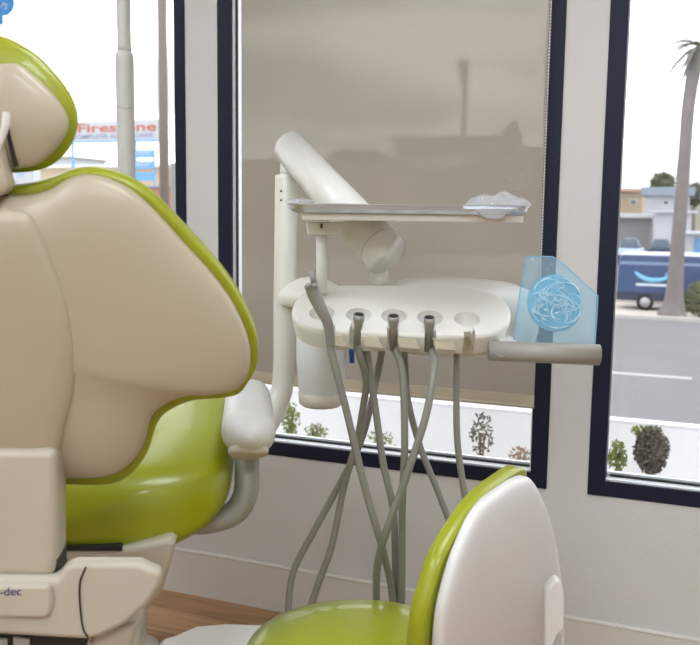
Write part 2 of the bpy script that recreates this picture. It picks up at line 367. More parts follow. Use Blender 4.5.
# headrest
FHr = (O + UB*.0 + NB*.0, CR, UB, NB)
Oh = U(-15, 115, 1.12); rh = math.radians(6); UH = (UP*math.cos(rh)-CF*math.sin(rh)); NH = CR.cross(UH); NH = NH if NH.dot(FH) < 0 else -NH
FHr = (Oh, CR, UH, NH)
hg = [(-10,34),(5,37),(20,44),(38,56),(57,76),(71,96),(77.5,115),(76,133),(66.7,152),(50,166),(35,171),(20,172.5),(5,173)]
hw = [(-10,66),(2,64),(18.6,64),(31,73),(49.6,90),(63.6,108.5),(68,124),(63.6,138),(50,155),(36,165),(22,168),(5,169)]
obj('headrest_shell', pillow(nb(), mirror(to2(hw, FHr)), FHr, .022, .01, n=160, pw=.45, rings=12, thick_edge=.006), SHELL, chair)
FHg = (Oh-NH*.028, CR, UH, NH)
obj('headrest_cushion', pillow(nb(), mirror(to2(hg, FHg)), FHg, .022, .05, n=160, pw=.5, rings=12, thick_edge=.004), GREEN, chair)
# headrest bracket and lever
FK = (Oh+NH*.03, CR, UH, NH)
obj('headrest_bracket', prism(nb(), to2([(-40,128),(-2,128),(4,150),(9,172),(12,184),(10,190),(4,196),(-40,196)], FK), FK, -.02, .022), SHELL, chair, bev=.006)
obj('headrest_slot', prism(nb(), to2([(0,112),(5,112),(15,166),(12,168)], FK), FK, -.02, -.006), DARK, chair, smooth=False)
lv = FK[0]+NH*.014
bm = nb(); tube(bm, [onP(6,112,lv,NH), onP(6,122,lv,NH), onP(3,134,lv,NH), onP(-3,150,lv,NH)], [.0042, .0052, .0045, .004], 12)
obj('release_lever', bm, WHITE, chair)
bm = nb(); tube(bm, [onP(-2,190,FB[0],NB), onP(8,199,FB[0],NB), onP(12,204,FB[0],NB)], .004, 8); obj('bracket_seam', bm, DARK, chair)

# seat: a deep saddle that runs away from the viewer
def seat_mesh(bm, s0=.28, s1=1.05):
    N, K = 30, 40; rings = []
    for i in range(N+1):
        s = i/N; dist = s0 + (s1-s0)*s
        e = min(1, s/.22); w_ = .335*(1-(1-e)**2.6)**.5 if e < 1 else .335
        w_ = max(w_, .02); w_ *= .95+.05*min(1, s*1.6)
        e2 = min(1, s/.10); th = .088*max(.05, (1-(1-e2)**2)**.5)
        e3 = min(1, (1-s)/.06); th *= max(.05, (1-(1-e3)**2)**.5); w_ *= (.8+.2*e3)
        zc = .742 + .07*s + .045*max(0, .25-s)*0
        ring = []
        for k in range(K):
            a = 2*PI*k/K; ca, sa = math.cos(a), math.sin(a)
            x = w_*math.copysign(abs(ca)**.55, ca); z = th*math.copysign(abs(sa)**.75, sa)
            z += .055*(abs(x)/.33)**2.4*min(1, s*3)      # sides rise to a saddle
            ring.append(bm.verts.new(Vector((O.x, O.y, 0)) + CF*dist + CR*x + UP*(zc+z)))
        rings.append(ring)
    for a, b_ in zip(rings, rings[1:]):
        for k in range(K): bm.faces.new((a[k], a[(k+1) % K], b_[(k+1) % K], b_[k]))
    bm.faces.new(rings[0][::-1]); bm.faces.new(rings[-1]); return bm
obj('seat', seat_mesh(nb()), GREEN, chair, sub=1)
# lower housing
FL = (U(60, 600, 1.22), CR, UP, -CF)
h1 = [(-85,575),(57,578),(64,566),(75,563),(140,563),(150,568),(162,572),(160,588),(148,606),(125,626),(100,638),(85,641),(-85,631)]
obj('rear_housing', prism(nb(), to2(h1, FL), FL, -.03, .0), BODY, chair, bev=.022)
bm = nb(); tube(bm, [onP(x, y, FL[0]+FL[3]*.0015, FL[3]) for x, y in ((86,567),(80,582),(80,605),(83,628),(88,637))], .0013, 8); obj('housing_seam', bm, DARK, chair)
obj('housing_face', prism(nb(), to2([(-85,582),(52,582),(55,600),(52,613),(48,618),(-85,615)], FL), FL, -.02, .008), BODY, chair, bev=.008)
FT = (onP(8, 592, FL[0]+FL[3]*.0085, FL[3]), CR, UP, FL[3])
text('a-dec', .017, FT, INK, chair, name='maker_badge', depth=.0004)
FL2 = (U(60, 638, 1.26), CR, UP, -CF)
obj('dark_underside', prism(nb(), to2([(-85,632),(70,636),(88,640),(84,652),(-85,652)], FL2), FL2, -.15, -.0), DARK, chair, smooth=False)  # shade under the housing, drawn as a dark slab with two bars
bm = nb(); 
for x0_, x1_ in ((-80, 8), (14, 30)): prism(bm, to2([(x0_,636),(x1_,638),(x1_,646),(x0_,646)], FL2), FL2, -.01, .004)
obj('underside_bar', bm, BRKT, chair, smooth=False)
obj('lower_cover', prism(nb(), to2([(90,630),(140,622),(132,645),(128,680),(90,690)], FL2), FL2, -.2, 0), BODY, chair, bev=.01)
# under-seat frame reaching forward from the housing
FU = (U(120, 560, 1.55), CR, UP, -CF)
obj('under_seat_frame', prism(nb(), to2([(-60,549),(120,549),(172,538),(175,545),(170,565),(163,590),(140,620),(-60,620)], FU), FU, -.14, 0), BODY, chair, bev=.02)
obj('under_seat_gap', prism(nb(), to2([(55,546),(121,546),(122,550.5),(55,550.5)], FU), FU, -.02, .001), DARK, chair, smooth=False)
bx_ = Vector((O.x, O.y, 0))
bm = nb(); obox(bm, bx_+CF*.5+UP*.36, CR*.13, CF*.15, UP*.28); obj('lift_column', bm, SHELL, chair, smooth=False, bev=.03)
bm = nb(); lathe(bm, bx_+CF*.45, [(.25, 0), (.26, .01), (.25, .035), (.2, .05), (.0, .055)], 40); obj('base_plate', bm, BRKT, chair)
# armrest
a0 = U(248.5, 440, 1.6); a1 = U(248, 390, 1.98)
bm = nb()
N, K = 18, 32; rings = []
for i in range(N+1):
    s = i/N; c = a0.lerp(a1, s); e = math.sin(PI/2*min(1, s/.14)); e2 = math.sin(PI/2*min(1, (1-s)/.2)); q = max(.12, min(e, e2)**.6)
    wz = .041*q; wx = .053*(1-.08*s)*q
    ring = []
    for k in range(K):
        a = 2*PI*k/K; ca, sa = math.cos(a), math.sin(a)
        ring.append(bm.verts.new(c + RH*wx*math.copysign(abs(ca)**.82, ca) + UP*wz*math.copysign(abs(sa)**.9, sa)))
    rings.append(ring)
for p, q in zip(rings, rings[1:]):
    for k in range(K): bm.faces.new((p[k], p[(k+1) % K], q[(k+1) % K], q[k]))
bm.faces.new(rings[0][::-1]); bm.faces.new(rings[-1])
obj('armrest_pad', bm, mat('armrest_grey', (206, 203, 199), .42, coat=.05), chair)
bm = nb()
ad = (a1-a0).normalized(); ac = a0.lerp(a1, .42) - UP*.034
capsule(bm, a0-UP*.027+ad*.016, a1-UP*.028-ad*.05, .038, .03, 24, .42, UP, .5); obj('armrest_base', bm, PANEL, chair)
bm = nb(); tube(bm, [U(247,450,1.75), U(247,470,1.73), U(246,492,1.72), U(236,511,1.72), U(215,520,1.72), U(190,522,1.72), U(150,520,1.72)], .0245, 20); obj('armrest_bracket', bm, BRKT, chair)

# ------------------------------------------------------------------ dental light post behind the chair
pb = U(127.3, 215, 2.45); pr = .0215
t_ = thing('light_post', 'pale grey upright dental light post in front of the left window', 'post', (pb.x, pb.y, 0))
ztop = U(124.5, 55, 2.45).z
obj('lower_tube', lathe(nb(), (pb.x, pb.y, 0), [(.07, 0), (.07, .012), (.03, .03), (.0243, .05), (.0243, .08), (.0243, ztop-.04), (.0243, ztop-.02), (.0235, ztop-.008), (.019, ztop)], 32), GREYL, t_)
obj('upper_tube', lathe(nb(), (pb.x, pb.y, ztop-.005), [(.0185, 0), (.0185, .02), (.0185, ZC-ztop-.06), (.0185, ZC-ztop-.032), (.05, ZC-ztop-.02), (.05, ZC-ztop+.003)], 32), GREYL, t_)
bm = nb(); zc = U(124.5, 111, 2.45).z; fd = (Vector((CAM.x, CAM.y, 0))-Vector((pb.x, pb.y, 0))).normalized(); fr_ = Vector((-fd.y, fd.x, 0))
tube(bm, [Vector((pb.x, pb.y, zc+.012*(abs(math.sin(a))**2)*1)) + (fd*math.cos(a)+fr_*math.sin(a))*.0243 for a in [(-1+k/6)*.9 for k in range(13)]], .0011, 6); obj('joint_seam', bm, BRKT, t_)

# ------------------------------------------------------------------ delivery unit
pc = U(285.5, 330, 2.2); PX = Vector((pc.x, pc.y, 0))
du = thing('delivery_unit', 'white dental delivery unit with grey hoses hanging in front of the roller shade', 'dental delivery unit', (pc.x, pc.y, 0))
bm = nb(); tube(bm, [U(286.5,176,2.2), U(286,230,2.2), U(285,300,2.2), U(284,372,2.2), U(278,402,2.18), U(262,432,2.12), U(240,455,2.05), U(215,480,1.98), U(180,520,1.9)], [.029, .029, .029, .028, .028, .028, .03, .03, .03], 24); obj('support_post', bm, WHITE, du)
bm = nb(); tube(bm, [U(285.5,163,2.22), U(285.5,178,2.2)], .0135, 20, spline=0); obj('post_pivot', bm, WHITE, du)
for yy in (191, 200):
    c = U(281, yy, 2.17); obj('screw', capsule(nb(), c, c+FW*.01, .0026, .0026, 10), DARK, du)
A = U(289, 147, 2.21); B = U(385.5, 254, 1.9)
bm = nb(); capsule(bm, A, B, .0405, .0475, 36, 1.08, UP, .25, 7); obj('flex_arm', bm, WHITE, du)
ad = (B-A).normalized(); c = B-ad*.022
bm = nb(); tube(bm, [c, c+ad*.0015], .0478, 36, spline=0, flat=1.08, upv=UP); obj('arm_seam', bm, PANEL, du)
bm = nb(); tube(bm, [U(379,255,1.95), U(379,292,1.98)], .0195, 24, spline=0); obj('arm_pivot', bm, WHITE, du)

# instrument plate, tilted towards the dentist
p0 = U(400, 331, 1.80); p1 = U(400, 285, 1.945)
PR = RH.copy(); PU = (p1-p0); PU = (PU - PR*PU.dot(PR)).normalized(); PN = PR.cross(PU); PN = PN if PN.z > 0 else -PN
FP = (p0, PR, PU, PN)
top = [(291.5,311),(294,300.6),(303,291.4),(319.5,286),(346,284.3),(398,284),(440,285.2),(472,288),(497,294.5),(509,305),(511,316),(505,327),(488,334),(460,335.5),(430,335),(393,333.5),(355,332.5),(322,330),(303,325),(294,318)]
t2 = to2(top, FP)
def plate(bm, pts2, H, drop, n=160):
    P = resample(catmull([Vector((a, b_, 0)) for a, b_ in pts2], 4, True), n)
    cx = Vector((sum(p.x for p in P)/n, sum(p.y for p in P)/n, 0)); rings = []
    def inset(p, d): return p + (cx-p).normalized()*d
    for d, h in ((.012, 0), (.005, -.0015), (.0015, -.005), (0, -.010), (.001, -.02), (.006, -drop)):
        rings.append([bm.verts.new(p0 + PR*(q := inset(p, d)).x + PU*q.y + PN*h + (UP*-.0)) for p in P])
    bm.faces.new(rings[0]); bm.faces.new(rings[-1][::-1])
    for a, b_ in zip(rings, rings[1:]):
        for k in range(n): bm.faces.new((a[k], a[(k+1) % n], b_[(k+1) % n], b_[k]))
    return bm
pl = obj('instrument_plate', plate(nb(), t2, 0, .05), WHITE, du)
cut = nb(); SC = [(322,313),(359,315),(394,316),(430,317.5),(467,319)]
for (x, y) in SC:
    c = onP(x, y, p0, PN)
    M4 = Matrix((PR, PU, PN)).transposed().to_4x4()
    bmesh.ops.create_uvsphere(cut, u_segments=28, v_segments=16, radius=1, matrix=Matrix.Translation(c) @ M4 @ Matrix.Diagonal((.0275, .0275, .036, 1)))
cm = bpy.data.meshes.new('c'); cut.to_mesh(cm); cut.free(); co = link(bpy.data.objects.new('c', cm)); co.location = du.location*0
pl_off = du.location.copy()
co.location = -pl_off  # cutter in the plate's own coordinates
pl.parent = None; boolean(pl, co)
for (x, y), sk in zip(SC, (.018, -.008, -.004, -.003, 0)):
    cut = nb(); c = onP(x, y, p0, PN)
    d = -PU
    w = .0085
    vs = []
    prism(cut, [(-w*1.15, .003), (w*1.15, .003), (w*1.4+sk, -.05), (w*1.4+sk, -.08), (-w*1.4+sk, -.08), (-w*1.4+sk, -.05)], (c, PR, PU, PN), -.09, .03)
    bmesh.ops.recalc_face_normals(cut, faces=cut.faces[:])
    cm = bpy.data.meshes.new('c'); cut.to_mesh(cm); cut.free(); co = link(bpy.data.objects.new('c', cm)); co.location = -pl_off; boolean(pl, co)
pl.parent = du
for p in pl.data.polygons: p.use_smooth = True
pl.data.set_sharp_from_angle(angle=math.radians(32))
md = pl.modifiers.new('bevel', 'BEVEL'); md.width = .0016; md.segments = 3; md.limit_method = 'ANGLE'; md.angle_limit = math.radians(35)
md = pl.modifiers.new('wn', 'WEIGHTED_NORMAL'); md.keep_sharp = True; md.weight = 90
# beige facings on the four fingers between the slots
for (xa, xb) in ((326,343),(362,379),(397,416),(433,453)):
    c = None
    FQ = (U(400, 345, 1.802), RH, UP, -FH)
    y0 = 335+(xa-326)*.035
    obj('finger_facing', prism(nb(), to2([(xa,y0),(xb-2,y0+.5),(xb+4,y0+12),(xa+2,y0+10)], FQ), FQ, -.014, .0025), PANEL, du, bev=.0012)
# rear housing
bm = nb(); Hc = U(455, 312, 2.06)
N = 40
FHo = (U(455, 312, 2.04), RH, UP, -FH)
ho = to2([(392,300),(400,283),(430,279.5),(470,280),(500,282.5),(522,287),(532,298),(533,325),(524,345),(500,352),(440,352),(400,345)], FHo)
obj('rear_housing', pillow(nb(), ho, FHo, .045, .05, n=96, pw=.35, rings=8, thick_edge=.12), WHITE, du)
bm = nb(); cc = to2([(492,296),(505,299),(516,308),(519,322),(514,336)], FHo)
# handle
hA = U(489, 350.5, 1.775); hB = U(599, 355, 1.775)
bm = nb(); capsule(bm, hA, hB, .0205, .0215, 28, 1, UP, .35, 5); obj('handle', bm, HAND, du)
hd = (hB-hA).normalized(); ce = hA + hd*.022 - FW*.0198
bm = nb(); tube(bm, [ce + hd*.013*math.cos(a) + DN*.010*math.sin(a) + FW*(.002*math.sin(a)**2) for a in [2*PI*k/24 for k in range(25)]], .0008, 6, spline=0); obj('handle_button', bm, BRKT, du)
bm = nb(); obox(bm, U(506, 345, 1.84), RH*.02, FH*.06, UP*.014); obj('handle_mount', bm, WHITE, du, smooth=False, bev=.006)
# couplings
def coup(x0, y0, x1, y1):
    a = U(x0, y0, 1.792); b_ = U(x1, y1, 1.825); d = (b_-a).normalized()
    c_ = obj('hose_coupling', tube(nb(), [a, a+d*.012, a+d*.03, b_], [.0122, .0118, .0085, .0075], 18, spline=0), GREYM, du)
    obj('bore', tube(nb(), [a-d*.0008, a+d*.0005], .0095, 18, spline=0), DARK, c_)
for q in ((359,314.5,356.5,350), (393.5,316,393,350), (429.5,317.5,428,351)): coup(*q)
# hoses
def hose(pts, r=.0078):
    obj('hose', tube(nb(), [U(*p) for p in pts], r, 14, spline=7), GREYT, du)
hose([(329,335,1.80),(331,350,1.80),(346,409,1.80),(356.6,454,1.80),(367,495,1.80),(379,536,1.80),(389,575,1.85),(393,604,1.87),(395,640,1.88),(396,668,1.89),(397,640,1.90),(396,606,1.90),(393.6,515.7,1.88),(383,462,1.88),(375.5,409,1.88),(368,360,1.86),(364,340,1.85)])
hose([(356.8,342,1.82),(360,356,1.828),(366,380,1.87),(363,408,1.90),(356.6,441.7,1.93),(344,487,1.96),(332,544.5,1.96),(317.6,585.6,1.96),(309,612,1.96),(300,640,1.96),(291,652,1.96),(286,640,1.97),(287.5,618.5,1.98),(293,573,1.98),(313.5,532,1.98),(338,487,1.98),(360.7,441.7,1.98),(374,391,1.98),(382,350,1.97),(384,335,1.96)])
hose([(393,342,1.82),(396,352,1.824),(402.5,374,1.82),(404.7,441.7,1.82),(402.5,503,1.84),(401.5,606,1.88),(400,650,1.89),(390,672,1.89),(379,650,1.87),(376.5,604,1.85),(377.5,565,1.81),(386,532,1.77),(404,483,1.76),(424.5,421,1.76),(432.7,380,1.77),(434.8,362,1.80),(431,350,1.824),(428.3,342,1.82)])
hose([(457,335,1.84),(457,352,1.86),(456.6,380,1.88),(457.4,441.7,1.88),(465.6,499,1.88),(478,560,1.88),(484,600,1.9),(476,625,1.92),(465,590,1.94),(455,540,1.95),(440,497,1.96),(420,446,1.97),(408,400,1.97),(405,360,1.96),(404,340,1.95)], .0074)
# syringe in the first holder
sy = thing('air_water_syringe', 'grey air and water syringe standing in the leftmost holder of the delivery unit', 'dental syringe', U(329, 335, 1.80))
s = [U(311,284,1.765), U(315,296,1.77), U(321,309,1.775), U(328,324,1.785), U(331,346,1.80)]
obj('handpiece_body', tube(nb(), s, [.0148, .0145, .0125, .0108, .0085], 20), GREYM, sy)
bm = nb(); capsule(bm, U(312,271,1.775), U(314,284,1.775), .0055, .0065, 14); obj('tip_socket', bm, GREYM, sy)
for x in (307.8, 315):
    c = U(x, 285.5, 1.748); bm = nb(); capsule(bm, c-FW*.003, c+FW*.006, .0052, .0055, 14, 1, None, .6); obj('button', bm, BRKT, sy)

# tray mast, holder and tray
bm = nb(); tube(bm, [U(321.8,228,1.90), U(321.8,292,1.90)], .0125, 20, spline=0); obj('tray_mast', bm, WHITE, du)
FTm = (U(325, 228, 1.90), RH, UP, -FH)
obj('mast_collar', prism(nb(), to2([(306,222),(343,222),(343,229),(335,234.5),(308,235)], FTm), FTm, -.02, .02), WHITE, du, bev=.004)
obj('collar_slot', prism(nb(), to2([(320.8,223.5),(323,223.5),(323,228),(320.8,228)], FTm), FTm, .019, .0212), DARK, du, smooth=False)
TZ = 0
FTr = (U(410, 211, 1.74), RH, FH, UP)
def hz(px): return (onP(px, 213, FTr[0], FH)-FTr[0]).dot(RH)
x0, x1 = hz(302), hz(523)
obj('tray_holder', prism(nb(), [(x0, -.005), (x1, -.005), (x1, .16), (x0+.02, .2), (x0, .17)], FTr, -.0205, -.006), WHITE, du, bev=.002)
tr = thing('instrument_tray', 'stainless steel instrument tray seen edge-on above the delivery unit', 'tray', FTr[0]-UP*.005)
xa, xb = hz(287), hz(529)
def rr(x0, x1, y0, y1, r, n=6):
    out = []
    for cx, cy, a0_ in ((x1-r, y1-r, 0), (x0+r, y1-r, PI/2), (x0+r, y0+r, PI), (x1-r, y0+r, 1.5*PI)):
        for k in range(n+1): out.append((cx+r*math.cos(a0_+PI/2*k/n), cy+r*math.sin(a0_+PI/2*k/n)))
    return out
bm = nb(); o_, r_, u_, n_ = FTr
L = [(rr(xa, xb, -.03, .19, .03), .0125), (rr(xa, xb, -.03, .19, .03), .0105), (rr(xa+.003, xb-.003, -.027, .187, .03), .0095), (rr(xa+.004, xb-.004, -.026, .186, .029), .0015), (rr(xa+.014, xb-.014, -.016, .176, .025), -.0055),
     (rr(xa+.016, xb-.016, -.014, .174, .024), -.0035), (rr(xa+.012, xb-.012, -.018, .178, .026), .0085), (rr(xa+.006, xb-.006, -.026, .186, .029), .0125)]
rings = [[bm.verts.new(o_+r_*a+u_*b_+n_*h) for a, b_ in ring] for ring, h in L]; n = len(rings[0])
for i in range(len(rings)):
    a, b_ = rings[i], rings[(i+1) % len(rings)]
    if i == 4: pass
    else:
        for k in range(n): bm.faces.new((a[k], a[(k+1) % n], b_[(k+1) % n], b_[k]))
bm.faces.new(rings[4][::-1]); bm.faces.new(rings[5]); obj('tray_pan', bm, STEEL, tr, smooth=False)
FTh = (U(486, 210, 1.705), RH, UP, -FH)
obj('tray_grip', prism(nb(), to2([(466,208.5),(474,210),(481,215),(487,218.5),(499,218.5),(505,215),(512,210.5),(516,208.5)], FTh), FTh, -.03, .002, spl=3), STEEL, tr, bev=.002)
# crumpled clear film on both tray ends
def crumple(bm, a, ex, ey, ez, nx=16, ny=10, amp=1, sd=0):
    V = []
    for i in range(nx+1):
        row = []
        for j in range(ny+1):
            u = i/nx*2-1; v = j/ny*2-1
            h = max(0, 1-u*u)**.5*max(0, 1-v*v)**.5
            q = noise.noise(Vector((u*2.3+sd, v*2.3, sd)))+.5*noise.noise(Vector((u*6+sd, v*6, 2)))
            row.append(bm.verts.new(a + ex*(u+.18*noise.noise(Vector((u*4, v*4, sd+9)))) + ey*(v+.15*noise.noise(Vector((u*4, v*4, sd+5)))) + ez*(h*(.75+.9*q))))
        V.append(row)
    for i in range(nx):
        for j in range(ny): bm.faces.new((V[i][j], V[i+1][j], V[i+1][j+1], V[i][j+1]))
    return bm
tb = FTr[0]+UP*.014
def film(cx, dep, hw, hd_, hh, sd, lab):
    a = FTr[0] + RH*hz(cx) + FH*dep + UP*.0135
    bm = nb(); crumple(bm, a, RH*hw, FH*hd_, UP*hh, sd=sd); crumple(bm, a+UP*.001, RH*hw*.8, FH*hd_*.8, UP*hh*.6, sd=sd+3)
    tag(obj('plastic_film', bm, CLEAR, smooth=False), lab, 'plastic film')
film(500, .03, .062, .05, .029, 4, 'crumpled clear plastic film bunched on the right end of the steel tray')
film(300, .02, .03, .045, .010, 11, 'flat clear plastic film wrapped over the left end of the steel tray')

# water bottle on the post
wb = thing('water_bottle', 'frosted white water bottle hanging below a white cap behind the delivery unit', 'bottle', U(321, 406, 2.16))
ca = U(312, 300, 2.16)
obj('cap', lathe(nb(), ca, [(.0, -.012), (.076, -.012), (.083, -.004), (.084, .012), (.078, .022), (.06, .040), (.03, .055), (.0, .058)], 40), WHITE, wb)
bo = U(321, 405, 2.16); hh = U(321, 300, 2.16).z-bo.z
obj('bottle_body', lathe(nb(), bo, [(.0, .0), (.045, .0), (.053, .006), (.0545, .036), (.0565, .04), (.062, .12), (.062, .17), (.056, .2), (.04, .22), (.036, hh-.008)], 40), BOTTLE, wb)
obj('bottle_foot', lathe(nb(), bo-UP*.001, [(.0, .0), (.046, .0), (.0545, .007), (.0565, .035), (.03, .036)], 40), mat('bottle_foot', (216, 208, 194), .4), wb)
bm = nb(); capsule(bm, U(351.5,349,2.13), U(352,363,2.13), .0075, .006, 14); obj('blue_tab', bm, BLUEP, wb)

# blue barrier sleeve
FB2 = (U(556, 302, 1.83), RH, (UP*.97+FH*.24).normalized(), None); nn = FB2[1].cross(FB2[2]); nn = nn if nn.dot(FH) < 0 else -nn; FB2 = (FB2[0], FB2[1], FB2[2], nn)
bag = thing('barrier_sleeve', 'translucent blue plastic barrier sleeve standing on the grey handle', 'plastic sleeve', U(556, 343, 1.83))
bp_ = to2([(525.5,257),(538,256.5),(552.5,256.5),(565,265),(580,279),(598,296),(597,315),(595,345),(570,344.5),(540,343),(513,341.5),(516,320),(521,285)], FB2)
bm = nb(); pillow(bm, bp_, FB2, .016, .016, n=120, pw=.6, rings=12, spl=0)
for v in bm.verts:
    l = v.co-FB2[0]; a, b_ = l.dot(FB2[1]), l.dot(FB2[2]); v.co += FB2[3]*.006*noise.noise(Vector((a*22, b_*22, 3)))
obj('sleeve_film', bm, BAG, bag)
bm = nb()
E2 = bp_
tube(bm, [FB2[0]+FB2[1]*a+FB2[2]*b_ for a, b_ in (bp_+bp_[:1])], .0011, 6, spline=0, cap=False); obj('sleeve_seam', bm, alpha_mat('blue_seam', (150, 205, 235), .85, .2, translucent=.4), bag)
SW = alpha_mat('cyan_film', (240, 252, 255), .92, .15, translucent=.4, bump=.4, bscale=90)
DISC = alpha_mat('disc_film', (150, 212, 236), .72, .25, translucent=.5)
cc_ = onP(555, 303, FB2[0], FB2[3]); 
FD = (cc_, FB2[1], FB2[2], FB2[3])
bm = nb(); pillow(bm, [(.059*math.cos(2*PI*k/24), .061*math.sin(2*PI*k/24)) for k in range(24)], FD, .006, .006, n=64, rings=6, spl=0); obj('disc', bm, DISC, bag)
bm = nb()
for i in range(85):
    r0 = random.uniform(.012, .05); a0_ = random.uniform(0, 2*PI); da = random.uniform(.7, 1.9)*random.choice((-1, 1)); ox, oy = random.uniform(-.026, .026), random.uniform(-.026, .026)
    P = []
    for k in range(5):
        a = a0_+da*k/4; r = r0*(1+.25*k/4*math.sin(i)); x_, y_ = r*math.cos(a)+ox, r*math.sin(a)*.8+oy
        l_ = math.hypot(x_, y_); q_ = min(1, .054/max(l_, 1e-6))
        P.append(cc_+FB2[1]*x_*q_+FB2[2]*y_*q_+FB2[3]*(.0095+.002*math.sin(i*1.3+k)))
    rr_ = random.choice((.0008, .0012, .002, .0034)); tube(bm, P, [.0005]+[rr_]*3+[.0005], 8, spline=5, flat=.5)
obj('tangled_film', bm, SW, bag)

# ------------------------------------------------------------------ stool
al = math.radians(33)
SN = (-RH*math.cos(al)+FH*math.sin(al)).normalized()          # the way the stool faces
ST = (RH*math.sin(al)+FH*math.cos(al)).normalized()           # along the back, far edge right
Os = U(500, 600, 1.42)
lean = math.radians(6)
SU = (UP*math.cos(lean)-SN*math.sin(lean)).normalized()
SNN = ST.cross(SU); SNN = SNN if SNN.dot(SN) < 0 else -SNN    # points behind the stool, towards the viewer
FSt = (Os, ST, SU, SNN)
sf = Os + SN*.22
stool = thing('operator_stool', 'green and white operator stool in the foreground, its back to the right', 'stool', (sf.x, sf.y, 0))
FSc = (Os+SN*.0, ST, SU, SNN)
# shell: section by section so the back wraps round
def stool_back(bm, rows, thick, off=0, bulge=.09, K=40, pwr=2.2):
    """rows: (y pixel, left x, right x) on the plane of the back"""
    R_ = []
    for (y, xl, xr) in rows:
        l = onP(xl, y, FSt[0], FSt[3])-FSt[0]; r = onP(xr, y, FSt[0], FSt[3])-FSt[0]
        R_.append((l.dot(ST), r.dot(ST), l.dot(SU), r.dot(SU)))
    return R_
cushion = [(518,467),(512,468),(499,476.5),(486,486),(470,501),(457,519),(445,538),(434,559),(427,581),(420,604),(416,628),(414,660),(415,700),(420,735),(450,760),(500,772),(530,765),(542,720),(544,660),(543,600),(540,560),(535,525),(524,506),(520,487),(520,471)]
shell = [(522,476),(511,480),(499,488),(482,501),(470,517),(461,536),(452,558),(445,582),(439,607),(436,632),(435,665),(437,700),(440,728),(462,748),(505,760),(542,752),(556,715),(559,660),(558,600),(554,560),(548,527),(540,503),(533,487),(527,478)]
FSh = FSt
obj('back_shell', pillow(nb(), to2(shell, FSh), FSh, .032, .012, n=180, pw=.5, rings=14, thick_edge=.010), WHITE2, stool)
FCu = (Os+SN*.024, ST, SU, SNN)
obj('back_cushion', pillow(nb(), to2(cushion, FCu), FCu, .004, .014, n=180, pw=.45, rings=12, thick_edge=.024), GREEN, stool)
# side bracket
FBr = (U(553, 600, 1.44), RH, UP, -FH)
obj('side_bracket', prism(nb(), to2([(543,592),(546,586),(553,578),(557,577),(561,582),(563,595),(563,625),(556,632),(552,642),(551,665),(543,665)], FBr), FBr, -.012, .012), WHITE2, stool, bev=.004)
bm = nb(); capsule(bm, U(556, 634, 1.45), U(555, 690, 1.45), .009, .009, 14); obj('adjusting_rod', bm, BRKT, stool)
# seat
sc_ = U(338, 660, 1.62)
sz_ = U(350, 607, 1.72).z - .004
sc_ = Vector((U(362, 640, 1.6).x, U(362, 640, 1.6).y, 0))
obj('seat', lathe(nb(), sc_+UP*(sz_-.085), [(.0, .0), (.17, .0), (.212, .018), (.223, .042), (.214, .063), (.18, .078), (.12, .084), (.0, .086)], 64), GREEN, stool)
obj('seat_pan', lathe(nb(), sc_+UP*(sz_-.11), [(.0, .0), (.12, .0), (.19, .016), (.2, .03), (.0, .032)], 48), WHITE2, stool)
bm = nb(); tube(bm, [sc_+UP*(sz_-.1)-SN*.05, sc_+UP*(sz_-.12)-SN*.22, sc_-SN*.30+UP*(sz_-.07), Os+SN*.0-UP*.13+SN*-.02], .018, 16); obj('back_arm', bm, WHITE2, stool)
obj('gas_column', lathe(nb(), sc_+UP*.08, [(.028, 0), (.028, .18), (.018, .182), (.018, sz_-.18)], 24), CHROME, stool)
for k in range(5):
    a = 2*PI*k/5+.3; d = Vector((math.cos(a), math.sin(a), 0))
    f_ = obj('foot', tube(nb(), [sc_+UP*.1, sc_+d*.13+UP*.085, sc_+d*.26+UP*.065], [.024, .019, .014], 14), CHROME, stool)
    bm = nb(); w = Vector((-d.y, d.x, 0)); tube(bm, [sc_+d*.26+UP*.027-w*.012, sc_+d*.26+UP*.027+w*.012], .0265, 20, spline=0); tube(bm, [sc_+d*.26+UP*.03, sc_+d*.26+UP*.07], .006, 8, spline=0); obj('caster', bm, DARK, f_)

# white junction box on the floor
FJ = (U(225, 640, 2.05), RH, FH, UP)
jz = U(225, 622, 2.3).z
bm = nb(); c = U(215, 640, 2.2); c.z = 0
def qp(x, y, z): p = onZ(x, y, z); return p
P = [qp(160,641,jz-.012), qp(172,634,jz), qp(195,624,jz), qp(225,621.5,jz), qp(272,622.5,jz), qp(300,640,jz), qp(300,690,jz), qp(140,690,jz)]
P = [Vector((p.x, p.y, 0)) for p in P]
Q = catmull(P[:], 1, True)
Fz = (Vector((0, 0, 0)), Vector((1, 0, 0)), Vector((0, 1, 0)), UP)
jb = nb(); prism(jb, [(p.x, p.y) for p in Q], Fz, 0, jz)
tag(obj('junction_box', jb, WHITE, bev=.02), 'low white plastic utility box on the wood floor behind the stool', 'utility box')

